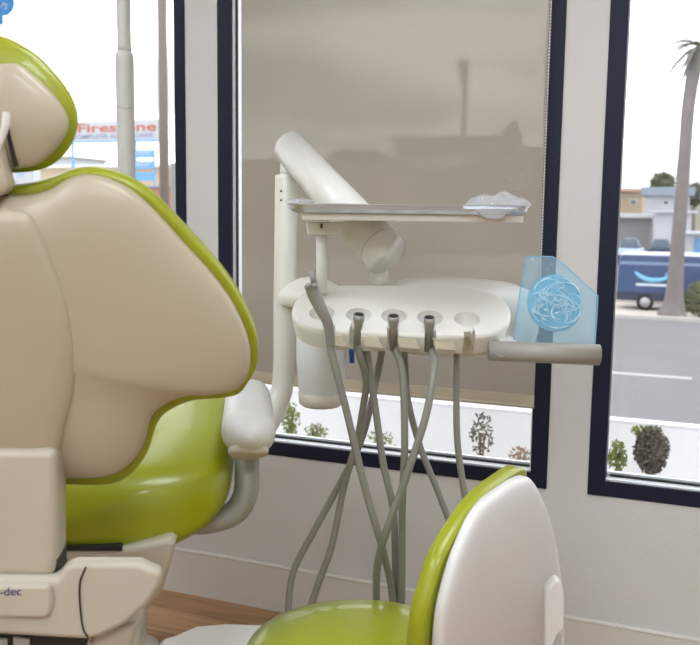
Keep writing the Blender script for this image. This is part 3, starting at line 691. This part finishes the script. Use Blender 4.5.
# ------------------------------------------------------------------ outdoors
ASPH = mat('asphalt', (116, 116, 121), .9, var=.10, scale=.5, bump=.2, bscale=3)
CONC = mat('concrete', (180, 177, 171), .85, var=.05, scale=1)
STUC = mat('white_stucco', (238, 240, 246), .8, var=.02, bump=.2, bscale=30)
PAINT = mat('road_paint', (172, 173, 176), .7)
GZ = -2.7
def ground(name, y0, y1, z0, z1, m, x0=-90, x1=60): return struct(name, box(nb(), x0, x1, y0, y1, z0, z1), m)
ground('trim_1', WY+WT, 3.97, -.35, -.05, mat('pale_concrete', (236, 234, 230), .85, var=.03, scale=3), -12, 9)     # walkway outside the windows
ground('trim_2', 4.1, 36.5, GZ-.2, GZ, ASPH)
ground('trim_3', 36.5, 37.0, GZ-.2, GZ+.14, CONC)
ground('trim_4', 37.0, 43.5, GZ-.2, GZ+.02, mat('far_paving', (198, 192, 184), .9, var=.08, scale=.4))
TER = -1.1
ground('trim_8', 43.5, 110, GZ-.2, TER, MATS['far_paving'])
pw_ = struct('trim_5', box(nb(), -12, 9, 3.971, 4.03, -2.7, .402), STUC, bev=.006)
struct('trim_6', box(nb(), -12, 9, 3.966, 4.035, .402, .41), STUC, bev=.004)
# lane dashes
x = -1.95-18*3.05
i = 0
while x < 30:
    if -45 < x:
        tag(obj('lane_dash', box(nb(), x, x+2.05, 23.2, 23.5, GZ, GZ+.012), PAINT, smooth=False), 'white painted dash of the road centre line beyond the parapet', 'road marking', 'lane dashes on the road')
    x += 2.75
BL = mat('blue_paint', (70, 130, 200), .7)
for (a, b_, c, d, lab) in ((250, 386, 345, 391, 'thin blue painted line on the road seen left below the shade'), (372, 393, 395, 399, 'short blue painted mark on the road seen below the shade centre')):
    p = onZ(a, b_, GZ+.02); q = onZ(c, d, GZ+.02)
    bm = nb(); di = (q-p).normalized(); w = Vector((-di.y, di.x, 0))*.07; obox(bm, (p+q)/2-UP*.01, (q-p)/2, w, UP*.008); tag(obj('road_marking', bm, BL, smooth=False), lab, 'road marking')

LEAF = mat('shrub_leaf', (120, 132, 66), .7, var=.35, scale=30)
LEAFD = mat('dry_leaf', (150, 118, 92), .7, var=.3, scale=30)
LEAFP = mat('purple_leaf', (92, 88, 80), .7, var=.3, scale=20)
STEM = mat('stem', (110, 92, 80), .8)
def leaves(bm, c, rx, ry, rz, n, size, fill=.5):
    for _ in range(n):
        while True:
            v = Vector((random.uniform(-1, 1), random.uniform(-1, 1), random.uniform(-1, 1)))
            if fill < v.length <= 1: break
        p = c+Vector((v.x*rx, v.y*ry, v.z*rz)); a = Vector((random.gauss(0, 1), random.gauss(0, 1), random.gauss(0, 1))).normalized(); b_ = a.orthogonal().normalized(); s_ = size*random.uniform(.6, 1.3)
        vs = [bm.verts.new(p+a*s_), bm.verts.new(p+b_*s_*.45), bm.verts.new(p-a*s_), bm.verts.new(p-b_*s_*.45)]
        bm.faces.new(vs)
def shrub(x0, x1, y0, y1, Y, lab, lm, n=260, size=.012, fill=.2, group=None):
    p = onY((x0+x1)/2, y1, Y); q = onY((x0+x1)/2, y0, Y); w = (onY(x1, y1, Y).x-onY(x0, y1, Y).x)/2; h = (q.z-p.z)/2
    t_ = thing('shrub', lab, 'shrub', (p.x, Y, -.05), group)
    bm = nb(); c = Vector((p.x, Y, p.z+h)); leaves(bm, c, w, w*.7, h, n, size, fill); obj('foliage', bm, lm, t_, smooth=False)
    bm = nb()
    for k in range(7):
        a = random.uniform(0, 2*PI); e = c+Vector((math.cos(a)*w*.6, abs(math.sin(a))*w*.4, random.uniform(-.3, .4)*h))
        tube(bm, [Vector((p.x, Y, -.05)), c.lerp(e, .4)-UP*h*.4, e], [.004, .0025, .001], 6, spline=4)
    obj('stem', bm, STEM, t_)
    return t_
shrub(469, 493, 411, 456, 3.75, 'slim dark shrub against the white parapet right of the hoses', LEAFP, 170, .012, .4)
shrub(508, 534, 447, 464, 3.7, 'low rust-coloured shrub in the corner of the middle window', LEAFD, 90, .011, .3)
shrub(281, 300, 402, 436, 3.7, 'leafy green shrub beside the support post at the middle window left', LEAF, 220, .012)
shrub(303, 328, 424, 440, 3.7, 'low green shrub under the water bottle at the parapet', LEAF, 120, .011)
shrub(367, 396, 430, 450, 3.7, 'small pale green plant behind the hoses at the parapet', LEAF, 80, .012, .3)
shrub(606, 626, 440, 472, 3.7, 'green shrub at the left edge of the right window', LEAF, 200, .013)
big_ = shrub(632, 668, 426, 474, 3.7, 'large dark shrub against the parapet in the right window', LEAFP, 1500, .012, .0)
c_ = onY(646, 432, 3.72); bm = nb(); leaves(bm, c_+Vector((0, 0, .0)), .062, .035, .022, 160, .012, .1)
obj('new_shoots', bm, LEAF, big_, smooth=False, label='yellow-green shoots')

# helper for houses: front face on plane Y, from pixels
def house(name, px0, px1, ptop, Y, depth, m, lab, cat='building', zb=-1.1, roof=None, wins=(), roofm=None, door=()):
    a = onY(px0, ptop, Y); b_ = onY(px1, ptop, Y); z = onY((px0+px1)/2, ptop, Y).z
    t_ = thing(name, lab, cat, ((a.x+b_.x)/2, Y+depth/2, zb))
    obj('walls', box(nb(), a.x, b_.x, Y, Y+depth, zb, z), m, t_, smooth=False)
    if roof:
        obj('roof', box(nb(), a.x-.3, b_.x+.3, Y-.4, Y+depth+.3, z, z+roof), roofm or ROOF, t_, smooth=False, bev=.05)
    for (x0, y0, x1, y1) in wins:
        p = onY(x0, y0, Y); q = onY(x1, y1, Y)
        w_ = obj('window', box(nb(), p.x, q.x, Y-.06, Y+.05, q.z, p.z), TRIMW, t_, smooth=False)
        e = .12*(q.x-p.x); obj('pane', box(nb(), p.x+e, q.x-e, Y-.08, Y, q.z+e, p.z-e), WGL, w_, smooth=False)
    for (x0, y0, x1, y1, dm) in door:
        p = onY(x0, y0, Y); q = onY(x1, y1, Y); obj('door', box(nb(), p.x, q.x, Y-.08, Y+.05, zb, p.z), dm, t_, smooth=False)
    return t_
ROOF = mat('roof_grey_blue', (128, 140, 156), .7)
TRIMW = mat('house_trim', (220, 220, 215), .7)
WGL = mat('house_glass', (90, 105, 120), .15)
BEI = mat('house_beige', (184, 170, 148), .85); WHT = mat('house_white', (176, 180, 190), .8); TAN = mat('house_tan', (190, 172, 150), .85); GRY = mat('house_grey', (150, 148, 146), .85); BRK = mat('house_brick', (186, 150, 130), .85)
BDOOR = mat('blue_door', (90, 140, 190), .5)
house('house', 600, 643, 192, 68, 6, BEI, 'beige house left of the palm trunk beyond the van', roof=.25, roofm=mat('tile_roof', (190, 160, 140), .8), wins=((630, 199, 637, 205),))
house('house', 646, 690, 196, 60, 6, WHT, 'white two-storey house with a grey-blue roof and a small window behind the palm', roof=.55, wins=((663, 200, 669, 205),))
house('house', 705, 760, 198, 60, 6, WHT, 'white house at the right edge of the right window', roof=.5)
house('garage', 655, 692, 213, 52, 3, WHT, 'low white garage block behind the dark parked car', roof=.12, roofm=WHT)
house('garage', 684, 760, 235, 48.8, 2.2, WHT, 'low white annex with a blue door right of the palm', roof=.15, roofm=WHT, door=((695, 238, 705, 254, BDOOR),))
house('carport', 604, 651, 218, 56, 2.6, mat('carport_wall', (120, 122, 128), .8), 'flat white roofed shed behind the pale parked car', roof=.28, roofm=WHT)
# far hill
HILL = mat('hill', (120, 122, 112), .95, var=.15, scale=.05)
bm = nb(); pts = []
for k in range(61):
    px = -260+k*22; y = 196 + 5*math.sin(k*.7)+3*math.sin(k*1.9); p = onY(px, y, 150) ; pts.append((p.x, p.z))
A_ = [bm.verts.new((x, 150, -8)) for x, z in pts]; B_ = [bm.verts.new((x, 165, z)) for x, z in pts]; C_ = [bm.verts.new((x, 200, -8)) for x, z in pts]
for k in range(60):
    bm.faces.new((A_[k], A_[k+1], B_[k+1], B_[k])); bm.faces.new((B_[k], B_[k+1], C_[k+1], C_[k]))
struct('trim_7', bm, HILL, smooth=True)
# trees
TREE = mat('tree_leaf', (92, 98, 78), .9, var=.3, scale=1); BARK = mat('bark', (118, 108, 102), .9, var=.15, scale=8, bump=.6, bscale=20)
def tree(px, ptop, pbot, wpx, Y, lab, n=700, zb=-1.1, size=.3):
    p = onY(px, pbot, Y); q = onY(px, ptop, Y); w = abs(onY(px+wpx/2, ptop, Y).x-onY(px, ptop, Y).x); h = (q.z-p.z)/2
    t_ = thing('tree', lab, 'tree', (p.x, Y, zb))
    bm = nb(); leaves(bm, Vector((p.x, Y, p.z+h)), w, w, h, n, size, .3); bmesh.ops.create_icosphere(bm, subdivisions=2, radius=1, matrix=Matrix.Translation((p.x, Y, p.z+h)) @ Matrix.Diagonal((w*.85, w*.85, h*.85, 1))); obj('crown', bm, TREE, t_, smooth=False)
    obj('trunk', tube(nb(), [(p.x, Y, zb), (p.x, Y, p.z+h)], [.25, .15], 10, spline=0), BARK, t_)
tree(662, 174, 192, 22, 72, 'round dark tree above the roof of the white house', size=.35)
tree(694, 184, 205, 16, 74, 'dark tree at the right edge beyond the roofs')
# palm
pbY = 37.5
t_ = thing('palm_tree', 'tall palm tree with a grey trunk at the far kerb in the right window', 'palm tree', Vector((onY(672, 314, 37.5).x, 37.5, GZ+.02)))
def py(x, y): return onY(x, y, pbY)
PT = [(672,316),(674,300),(676,270),(679,230),(682,190),(685,150),(688,110),(693,75),(698,50)]
obj('trunk', tube(nb(), [py(*p) for p in PT], [.60, .38, .30, .27, .26, .25, .25, .27, .34], 16, spline=6), mat('palm_bark', (118, 112, 112), .95, var=.2, scale=3, bump=1, bscale=4), t_)
bm = nb(); c = py(699, 46)
for k in range(34):
    a = 2*PI*k/34*2.4; el = random.uniform(-.8, 1.0); L_ = random.uniform(.9, 1.5); d = Vector((math.cos(a)*math.cos(el), math.sin(a)*math.cos(el), math.sin(el)))
    pts = [c+d*L_*s+UP*(-.55*s*s*L_) for s in (0, .35, .7, 1)]; w = d.cross(UP).normalized()*.13
    ls = [bm.verts.new(p+w*(1-.7*i/3)*(1 if i else .3)) for i, p in enumerate(pts)]; rs = [bm.verts.new(p-w*(1-.7*i/3)*(1 if i else .3)+UP*.03) for i, p in enumerate(pts)]
    for i in range(3): bm.faces.new((ls[i], ls[i+1], rs[i+1], rs[i]))
obj('fronds', bm, mat('palm_leaf', (96, 104, 88), .8, var=.3, scale=4), t_, smooth=False)
# bush by palm
p = onY(696, 318, 37.5)
t_ = thing('bush', 'olive green bush right of the palm base', 'bush', (p.x, 38.2, GZ+.02))
bm = nb(); leaves(bm, Vector((p.x+.1, 38.2, GZ+.8)), .62, .35, .75, 1500, .07, .2); obj('foliage', bm, mat('bush_leaf', (112, 118, 84), .9, var=.3, scale=5), t_, smooth=False)
bm = nb()
for k in range(6): tube(bm, [(p.x+.1, 38.2, GZ+.02), (p.x+.1+random.uniform(-.4, .4), 38.2, GZ+.9)], .02, 6, spline=0)
obj('stem', bm, STEM, t_)
# van
VY = 40.0
vx0 = onY(616, 300, VY).x; VL = 6.0; vz = GZ+.02
van = thing('delivery_van', 'dark blue delivery van with a light blue smile mark behind the palm', 'van', (vx0+VL/2, VY+1, vz))
VB = mat('van_blue', (54, 74, 116), .35, coat=.3, var=.02); VR = mat('van_roof', (228, 232, 238), .4); TYRE = mat('tyre', (28, 28, 32), .8); HUB = mat('hub', (170, 172, 176), .4, metal=.5); SM = mat('smile_blue', (120, 190, 225), .5); VT = mat('van_text', (205, 215, 226), .5)
side = [(0, .45), (0, 2.15), (.15, 2.42), (4.3, 2.42), (4.7, 2.30), (5.3, 1.55), (5.9, 1.25), (6.0, .9), (6.0, .45)]
FV = (Vector((vx0, VY, vz)), Vector((1, 0, 0)), UP, Vector((0, -1, 0)))
obj('body', prism(nb(), side, FV, -2.0, 0), VB, van, bev=.06)
obj('roof', prism(nb(), [(.08, 2.32), (.15, 2.5), (4.3, 2.5), (4.65, 2.34)], FV, -1.95, -.03), VR, van, bev=.04)
obj('sill_trim', prism(nb(), [(0, .42), (6, .42), (6, .78), (0, .78)], FV, -.1, .02), mat('van_dark', (44, 52, 74), .5), van, smooth=False)
for wx in (1.22, 4.9):
    c = Vector((vx0+wx, VY+.03, vz+.36)); w_ = obj('wheel', tube(nb(), [c-Vector((0, .06, 0)), c+Vector((0, .2, 0))], .36, 28, spline=0), TYRE, van)
    obj('hub', tube(nb(), [c-Vector((0, .09, 0)), c], .22, 20, spline=0), HUB, w_)
obj('side_window', prism(nb(), [(4.25, 1.6), (4.25, 2.1), (4.6, 2.1), (5.05, 1.6)], FV, -.02, .015), WGL, van, smooth=False)
q = []
bm = nb()
tube(bm, [onY(x, y, VY-.02) for x, y in ((634.8,271.8),(640,276),(647,279.3),(655,280.3),(663,279.3),(670,276.3))], [.04, .085, .1, .1, .085, .05], 8, spline=6, flat=.5, upv=Vector((0, 1, 0)))
tube(bm, [onY(x, y, VY-.02) for x, y in ((665,274.5),(671.5,274.5),(670.5,280))], .05, 6, spline=0, flat=.5, upv=Vector((0, 1, 0)))
obj('smile_mark', bm, SM, van)
obj('stripe', box(nb(), onY(636, 284, VY).x, onY(672, 284, VY).x, VY-.015, VY, onY(650, 286, VY).z, onY(650, 283.6, VY).z), VT, van, smooth=False)
obj('upper_stripe', box(nb(), vx0+.1, vx0+4.2, VY-.015, VY, onY(650, 265, VY).z, onY(650, 262, VY).z), mat('van_light', (120, 140, 172), .5), van, smooth=False)
# parked cars
def car(px0, px1, pbase, Y, m, lab, zb=None):
    a = onY(px0, pbase, Y); b_ = onY(px1, pbase, Y); L_ = b_.x-a.x; zb = a.z if zb is None else zb; h = 1.42
    t_ = thing('car', lab, 'car', (a.x+L_/2, Y+.85, zb)); F = (Vector((a.x, Y, zb)), Vector((1, 0, 0)), UP, Vector((0, -1, 0)))
    obj('body', prism(nb(), [(0, .3), (0, .8), (.05*L_, .92), (.95*L_, .92), (L_, .75), (L_, .3)], F, -1.7, 0), m, t_, bev=.07)
    obj('cabin', prism(nb(), [(.1*L_, .9), (.22*L_, h), (.68*L_, h), (.86*L_, .9)], F, -1.55, -.12), WGL, t_, bev=.06)
    for k in (.2, .8):
        c = Vector((a.x+k*L_, Y+.02, zb+.31)); obj('wheel', tube(nb(), [c-Vector((0, .04, 0)), c+Vector((0, .2, 0))], .31, 20, spline=0), TYRE, t_)
cz = lambda y, Y: onY(650, y, Y).z
CZ = cz(262, 46)
car(617, 644, 252, 46, mat('car_silver', (170, 190, 214), .35), 'pale silver-blue car parked above the van at left', TER)
car(647, 676, 252, 46, mat('car_navy', (44, 54, 82), .35), 'dark navy car parked between the silver car and the palm', TER)

# left window: sign, poles, buildings
Y1 = 58
sg = thing('shop_sign', 'wide white tyre shop sign with orange lettering in the left window', 'sign', (onY(112, 140, Y1).x, Y1, TER))
SB = mat('sign_board', (182, 185, 194), .6); OR = mat('sign_orange', (178, 96, 66), .6); LB = mat('sign_pale_blue', (150, 190, 226), .6); SBL = mat('sign_blue', (100, 160, 220), .5); SG2 = mat('sign_lilac', (140, 150, 180), .6)
a = onY(52, 120.5, Y1); b_ = onY(157.5, 140, Y1)
obj('board', box(nb(), a.x, b_.x, Y1, Y1+.3, b_.z, onY(110, 120.5, Y1).z), SB, sg, smooth=False)
obj('lower_rail', box(nb(), a.x, b_.x, Y1-.05, Y1+.3, b_.z-.09, b_.z+.03), SBL, sg, smooth=False)
FSg = (onY(116, 127.5, Y1-.01), Vector((1, 0, 0)), UP, Vector((0, -1, 0)))
wF = onY(155, 128, Y1).x - onY(77, 128, Y1).x
lt = text('Firestone', .95, (onY(116, 127.8, Y1-.02),)+FSg[1:], OR, sg, depth=.02, bold=.012)
mx_ = [v.co.x for v in lt.data.vertices]; cxm = (max(mx_)+min(mx_))/2; k_ = wF/(max(mx_)-min(mx_))
for v in lt.data.vertices: v.co.x = cxm+(v.co.x-cxm)*k_
wC = onY(152, 136, Y1).x - onY(70, 136, Y1).x
lt = text('COMPLETE AUTO CARE', .46, (onY(111, 136.2, Y1-.02),)+FSg[1:], SG2, sg, depth=.02, bold=.01)
mx_ = [v.co.x for v in lt.data.vertices]; cxm = (max(mx_)+min(mx_))/2; k_ = wC/(max(mx_)-min(mx_))
for v in lt.data.vertices: v.co.x = cxm+(v.co.x-cxm)*k_
for px in (71.5, 134):
    c = onY(px, 141, Y1); obj('sign_post', box(nb(), c.x-.09, c.x+.09, Y1+.05, Y1+.2, TER, c.z), SBL, sg, smooth=False)
Y2 = 56
s_ = thing('price_sign', 'post with three small blue sign panels below the shop sign', 'sign', (onY(144, 180, Y2).x, Y2, TER))
for (y0, y1) in ((150, 157.5), (161, 168.5), (172.5, 180.5)):
    a = onY(134.5, y0, Y2); b_ = onY(153.5, y1, Y2)
    pn_ = obj('panel', box(nb(), a.x, b_.x, Y2, Y2+.1, b_.z, a.z), SBL, s_, smooth=False)
    if y0 < 170:
        for k in range(2): obj('lettering_line', box(nb(), a.x+.12, b_.x-.15-.2*k, Y2-.012, Y2, a.z-.16-.17*k, a.z-.08-.17*k), SB, pn_, smooth=False)
for q in (134.7, 153): c = onY(q, 170, Y2); obj('post', box(nb(), c.x-.05, c.x+.05, Y2+.1, Y2+.2, TER, onY(q, 150, Y2).z), SBL, s_, smooth=False)
# utility pole, left window
def pole(px, wpx, ptop, Y, lab, arms=(), x2=None):
    c = onY(px, 200, Y); r = abs(onY(px+wpx/2, 200, Y).x-c.x); zt = onY(px, ptop, Y).z
    t_ = thing('utility_pole', lab, 'pole', (c.x, Y, GZ+.02)); obj('mast', tube(nb(), [(c.x, Y, GZ+.02), (c.x, Y, zt)], [r*1.05, r*.95], 16, spline=0), BARK, t_)
    for (py_, hw) in arms:
        z = onY(px, py_, Y).z; w = abs(onY(px+hw, py_, Y).x-c.x); a_ = obj('crossarm', box(nb(), c.x-w, c.x+w, Y-.35, Y-.2, z-.1, z+.1), BARK, t_, smooth=False)
        bm = nb()
        for u in (-.9, -.45, .45, .9): tube(bm, [(c.x+w*u, Y-.27, z+.1), (c.x+w*u, Y-.27, z+.35)], .06, 8, spline=0)
        obj('insulator', bm, WHT, a_)
pole(164.5, 8.2, -60, 37.6, 'weathered grey-brown utility pole at the right of the left window')
pole(461.5, 5.5, 60, 40, 'utility pole with crossarms faint behind the roller shade', ((68, 9), (80, 8)))
c = onY(172.5, 190, 39); tag(obj('meter_post', box(nb(), c.x-.12, c.x+.15, 39, 39.3, GZ+.02, onY(172, 163, 39).z), GRY, smooth=False), 'short grey post beside the navy window frame of the left window', 'post')
house('shop', 40, 165, 168, 66, 8, BEI, 'low beige shop behind the orange lettered sign', roof=.25, roofm=TRIMW, wins=((88, 172, 104, 180),))
house('shop', -80, 70, 160, 77, 6, mat('grey_shop', (186, 196, 206), .8), 'grey low building left of the shop sign', roof=.3, roofm=GRY, wins=((48, 166, 60, 176), (20, 164, 40, 172)))
house('brick_house', 138, 178, 188, 50, 4, mat('red_brick', (190, 140, 122), .85), 'low red-brown brick building at the foot of the utility pole', roof=.12)
a = onY(4, 168, 45); b_ = onY(33, 196, 45); s_ = thing('banner_sign', 'white banner sign with pale letters beside the chair headrest', 'sign', ((a.x+b_.x)/2, 45, TER))
obj('panel', box(nb(), a.x, b_.x, 45, 45.1, b_.z, a.z), SB, s_, smooth=False); obj('leg', box(nb(), a.x+.2, a.x+.3, 45.02, 45.1, TER, b_.z), GRY, s_, smooth=False); obj('leg', box(nb(), b_.x-.3, b_.x-.2, 45.02, 45.1, TER, b_.z), GRY, s_, smooth=False)
text('ME', .42, (onY(21, 175, 44.98), Vector((1, 0, 0)), UP, Vector((0, -1, 0))), LB, s_, depth=.01); text('AT', .3, (onY(15, 182.5, 44.98), Vector((1, 0, 0)), UP, Vector((0, -1, 0))), GRY, s_, name='small_lettering', depth=.01)
car(34, 56, 205, 50, mat('car_white', (210, 216, 222), .35), 'white car parked below the shop sign', TER)
# window decal
DY = WY+.0395
dec = thing('window_decal', 'blue rounded decal with pale letters at the top of the left window', 'decal', onY(5, 24, DY))
FDc = (onY(0, 0, DY), Vector((1, 0, 0)), UP, Vector((0, -1, 0)))
obj('decal_film', prism(nb(), to2([(-30,-14),(10,-14),(14,-8),(14,6),(12,11),(8,15),(3,15.5),(3,23),(1.5,25),(-8,25),(-30,25)], FDc), FDc, 0, .001), alpha_mat('decal_blue', (110, 175, 225), .9, .5, translucent=.75), dec, smooth=False)
text('PS', .03, (onY(4.5, 6, DY-.0012), (Vector((1, 0, 0))*.9-UP*.42).normalized(), (UP*.9+Vector((1, 0, 0))*.42).normalized(), Vector((0, -1, 0))), mat('decal_letter', (206, 216, 226), .5), dec, depth=.0003, bold=.0006)

# buildings and trees behind the shade
house('warehouse', 190, 328, 163, 44.5, 3, mat('block_tan', (130, 116, 100), .85), 'long tan building behind the shade at left', roof=.2, wins=((250, 190, 262, 200), (285, 190, 297, 200)))
house('apartment_block', 396, 500, 139, 54, 5, mat('block_grey', (112, 110, 108), .85), 'grey flat-roofed block with a pole in front of it behind the shade', roof=.18, wins=((412, 158, 432, 168), (440, 158, 470, 165)))
house('storefront', 500, 585, 149, 63, 5, mat('store_brown', (120, 98, 84), .85), 'brown storefront behind the shade at right', roof=.2)
house('storefront', 326, 396, 168, 48.5, 4, TAN, 'beige storefront between the tan building and the grey block', roof=.2)
tree(358, 150, 178, 66, 62, 'broad tree rising between two buildings behind the shade', 900, size=.4)
tree(512, 122, 155, 15, 60, 'narrow dark tree behind the right part of the shade', 500)
# overhead wires
bm = nb(); tube(bm, [onY(-60, 40, 40), onY(250, 12, 40), onY(461, 68, 40)], .02, 5, spline=10); tube(bm, [onY(461, 70, 40), onY(620, 30, 40), onY(760, 22, 40)], .02, 5, spline=10)
tag(obj('overhead_wire', bm, mat('wire', (150, 152, 158), .6)), 'thin overhead wires running past the utility poles', 'cable')

# ------------------------------------------------------------------ sky and sun
w = bpy.data.worlds.new('sky'); sc.world = w; w.use_nodes = True; nt = w.node_tree; bg = nt.nodes['Background']
tc = nt.nodes.new('ShaderNodeTexCoord'); mp = nt.nodes.new('ShaderNodeMapping'); mp.inputs['Scale'].default_value = (1, 1, 3.2); nt.links.new(tc.outputs['Generated'], mp.inputs[0])
nz = nt.nodes.new('ShaderNodeTexNoise'); nz.inputs['Scale'].default_value = 3.6; nz.inputs['Detail'].default_value = 5; nt.links.new(mp.outputs[0], nz.inputs['Vector'])
cr = nt.nodes.new('ShaderNodeValToRGB'); cr.color_ramp.elements[0].position = .42; cr.color_ramp.elements[0].color = (.86, .89, .94, 1); cr.color_ramp.elements[1].position = .60; cr.color_ramp.elements[1].color = (2.5, 2.45, 2.38, 1)
nt.links.new(nz.outputs['Fac'], cr.inputs[0]); nt.links.new(cr.outputs[0], bg.inputs[0]); bg.inputs[1].default_value = 1.4
sd = bpy.data.lights.new('sun', 'SUN'); so = bpy.data.objects.new('sun', sd); link(so); sd.energy = .6; sd.angle = math.radians(20); sd.color = (1, .95, .88)
so.rotation_euler = Vector((.35, .55, -.9)).to_track_quat('-Z', 'Y').to_euler()

sc.view_settings.view_transform = 'Standard'; sc.view_settings.look = 'None'; sc.view_settings.exposure = 0; sc.view_settings.gamma = 1; sc.view_settings.use_curve_mapping = False
sc.cycles.max_bounces = 10; sc.cycles.transparent_max_bounces = 16
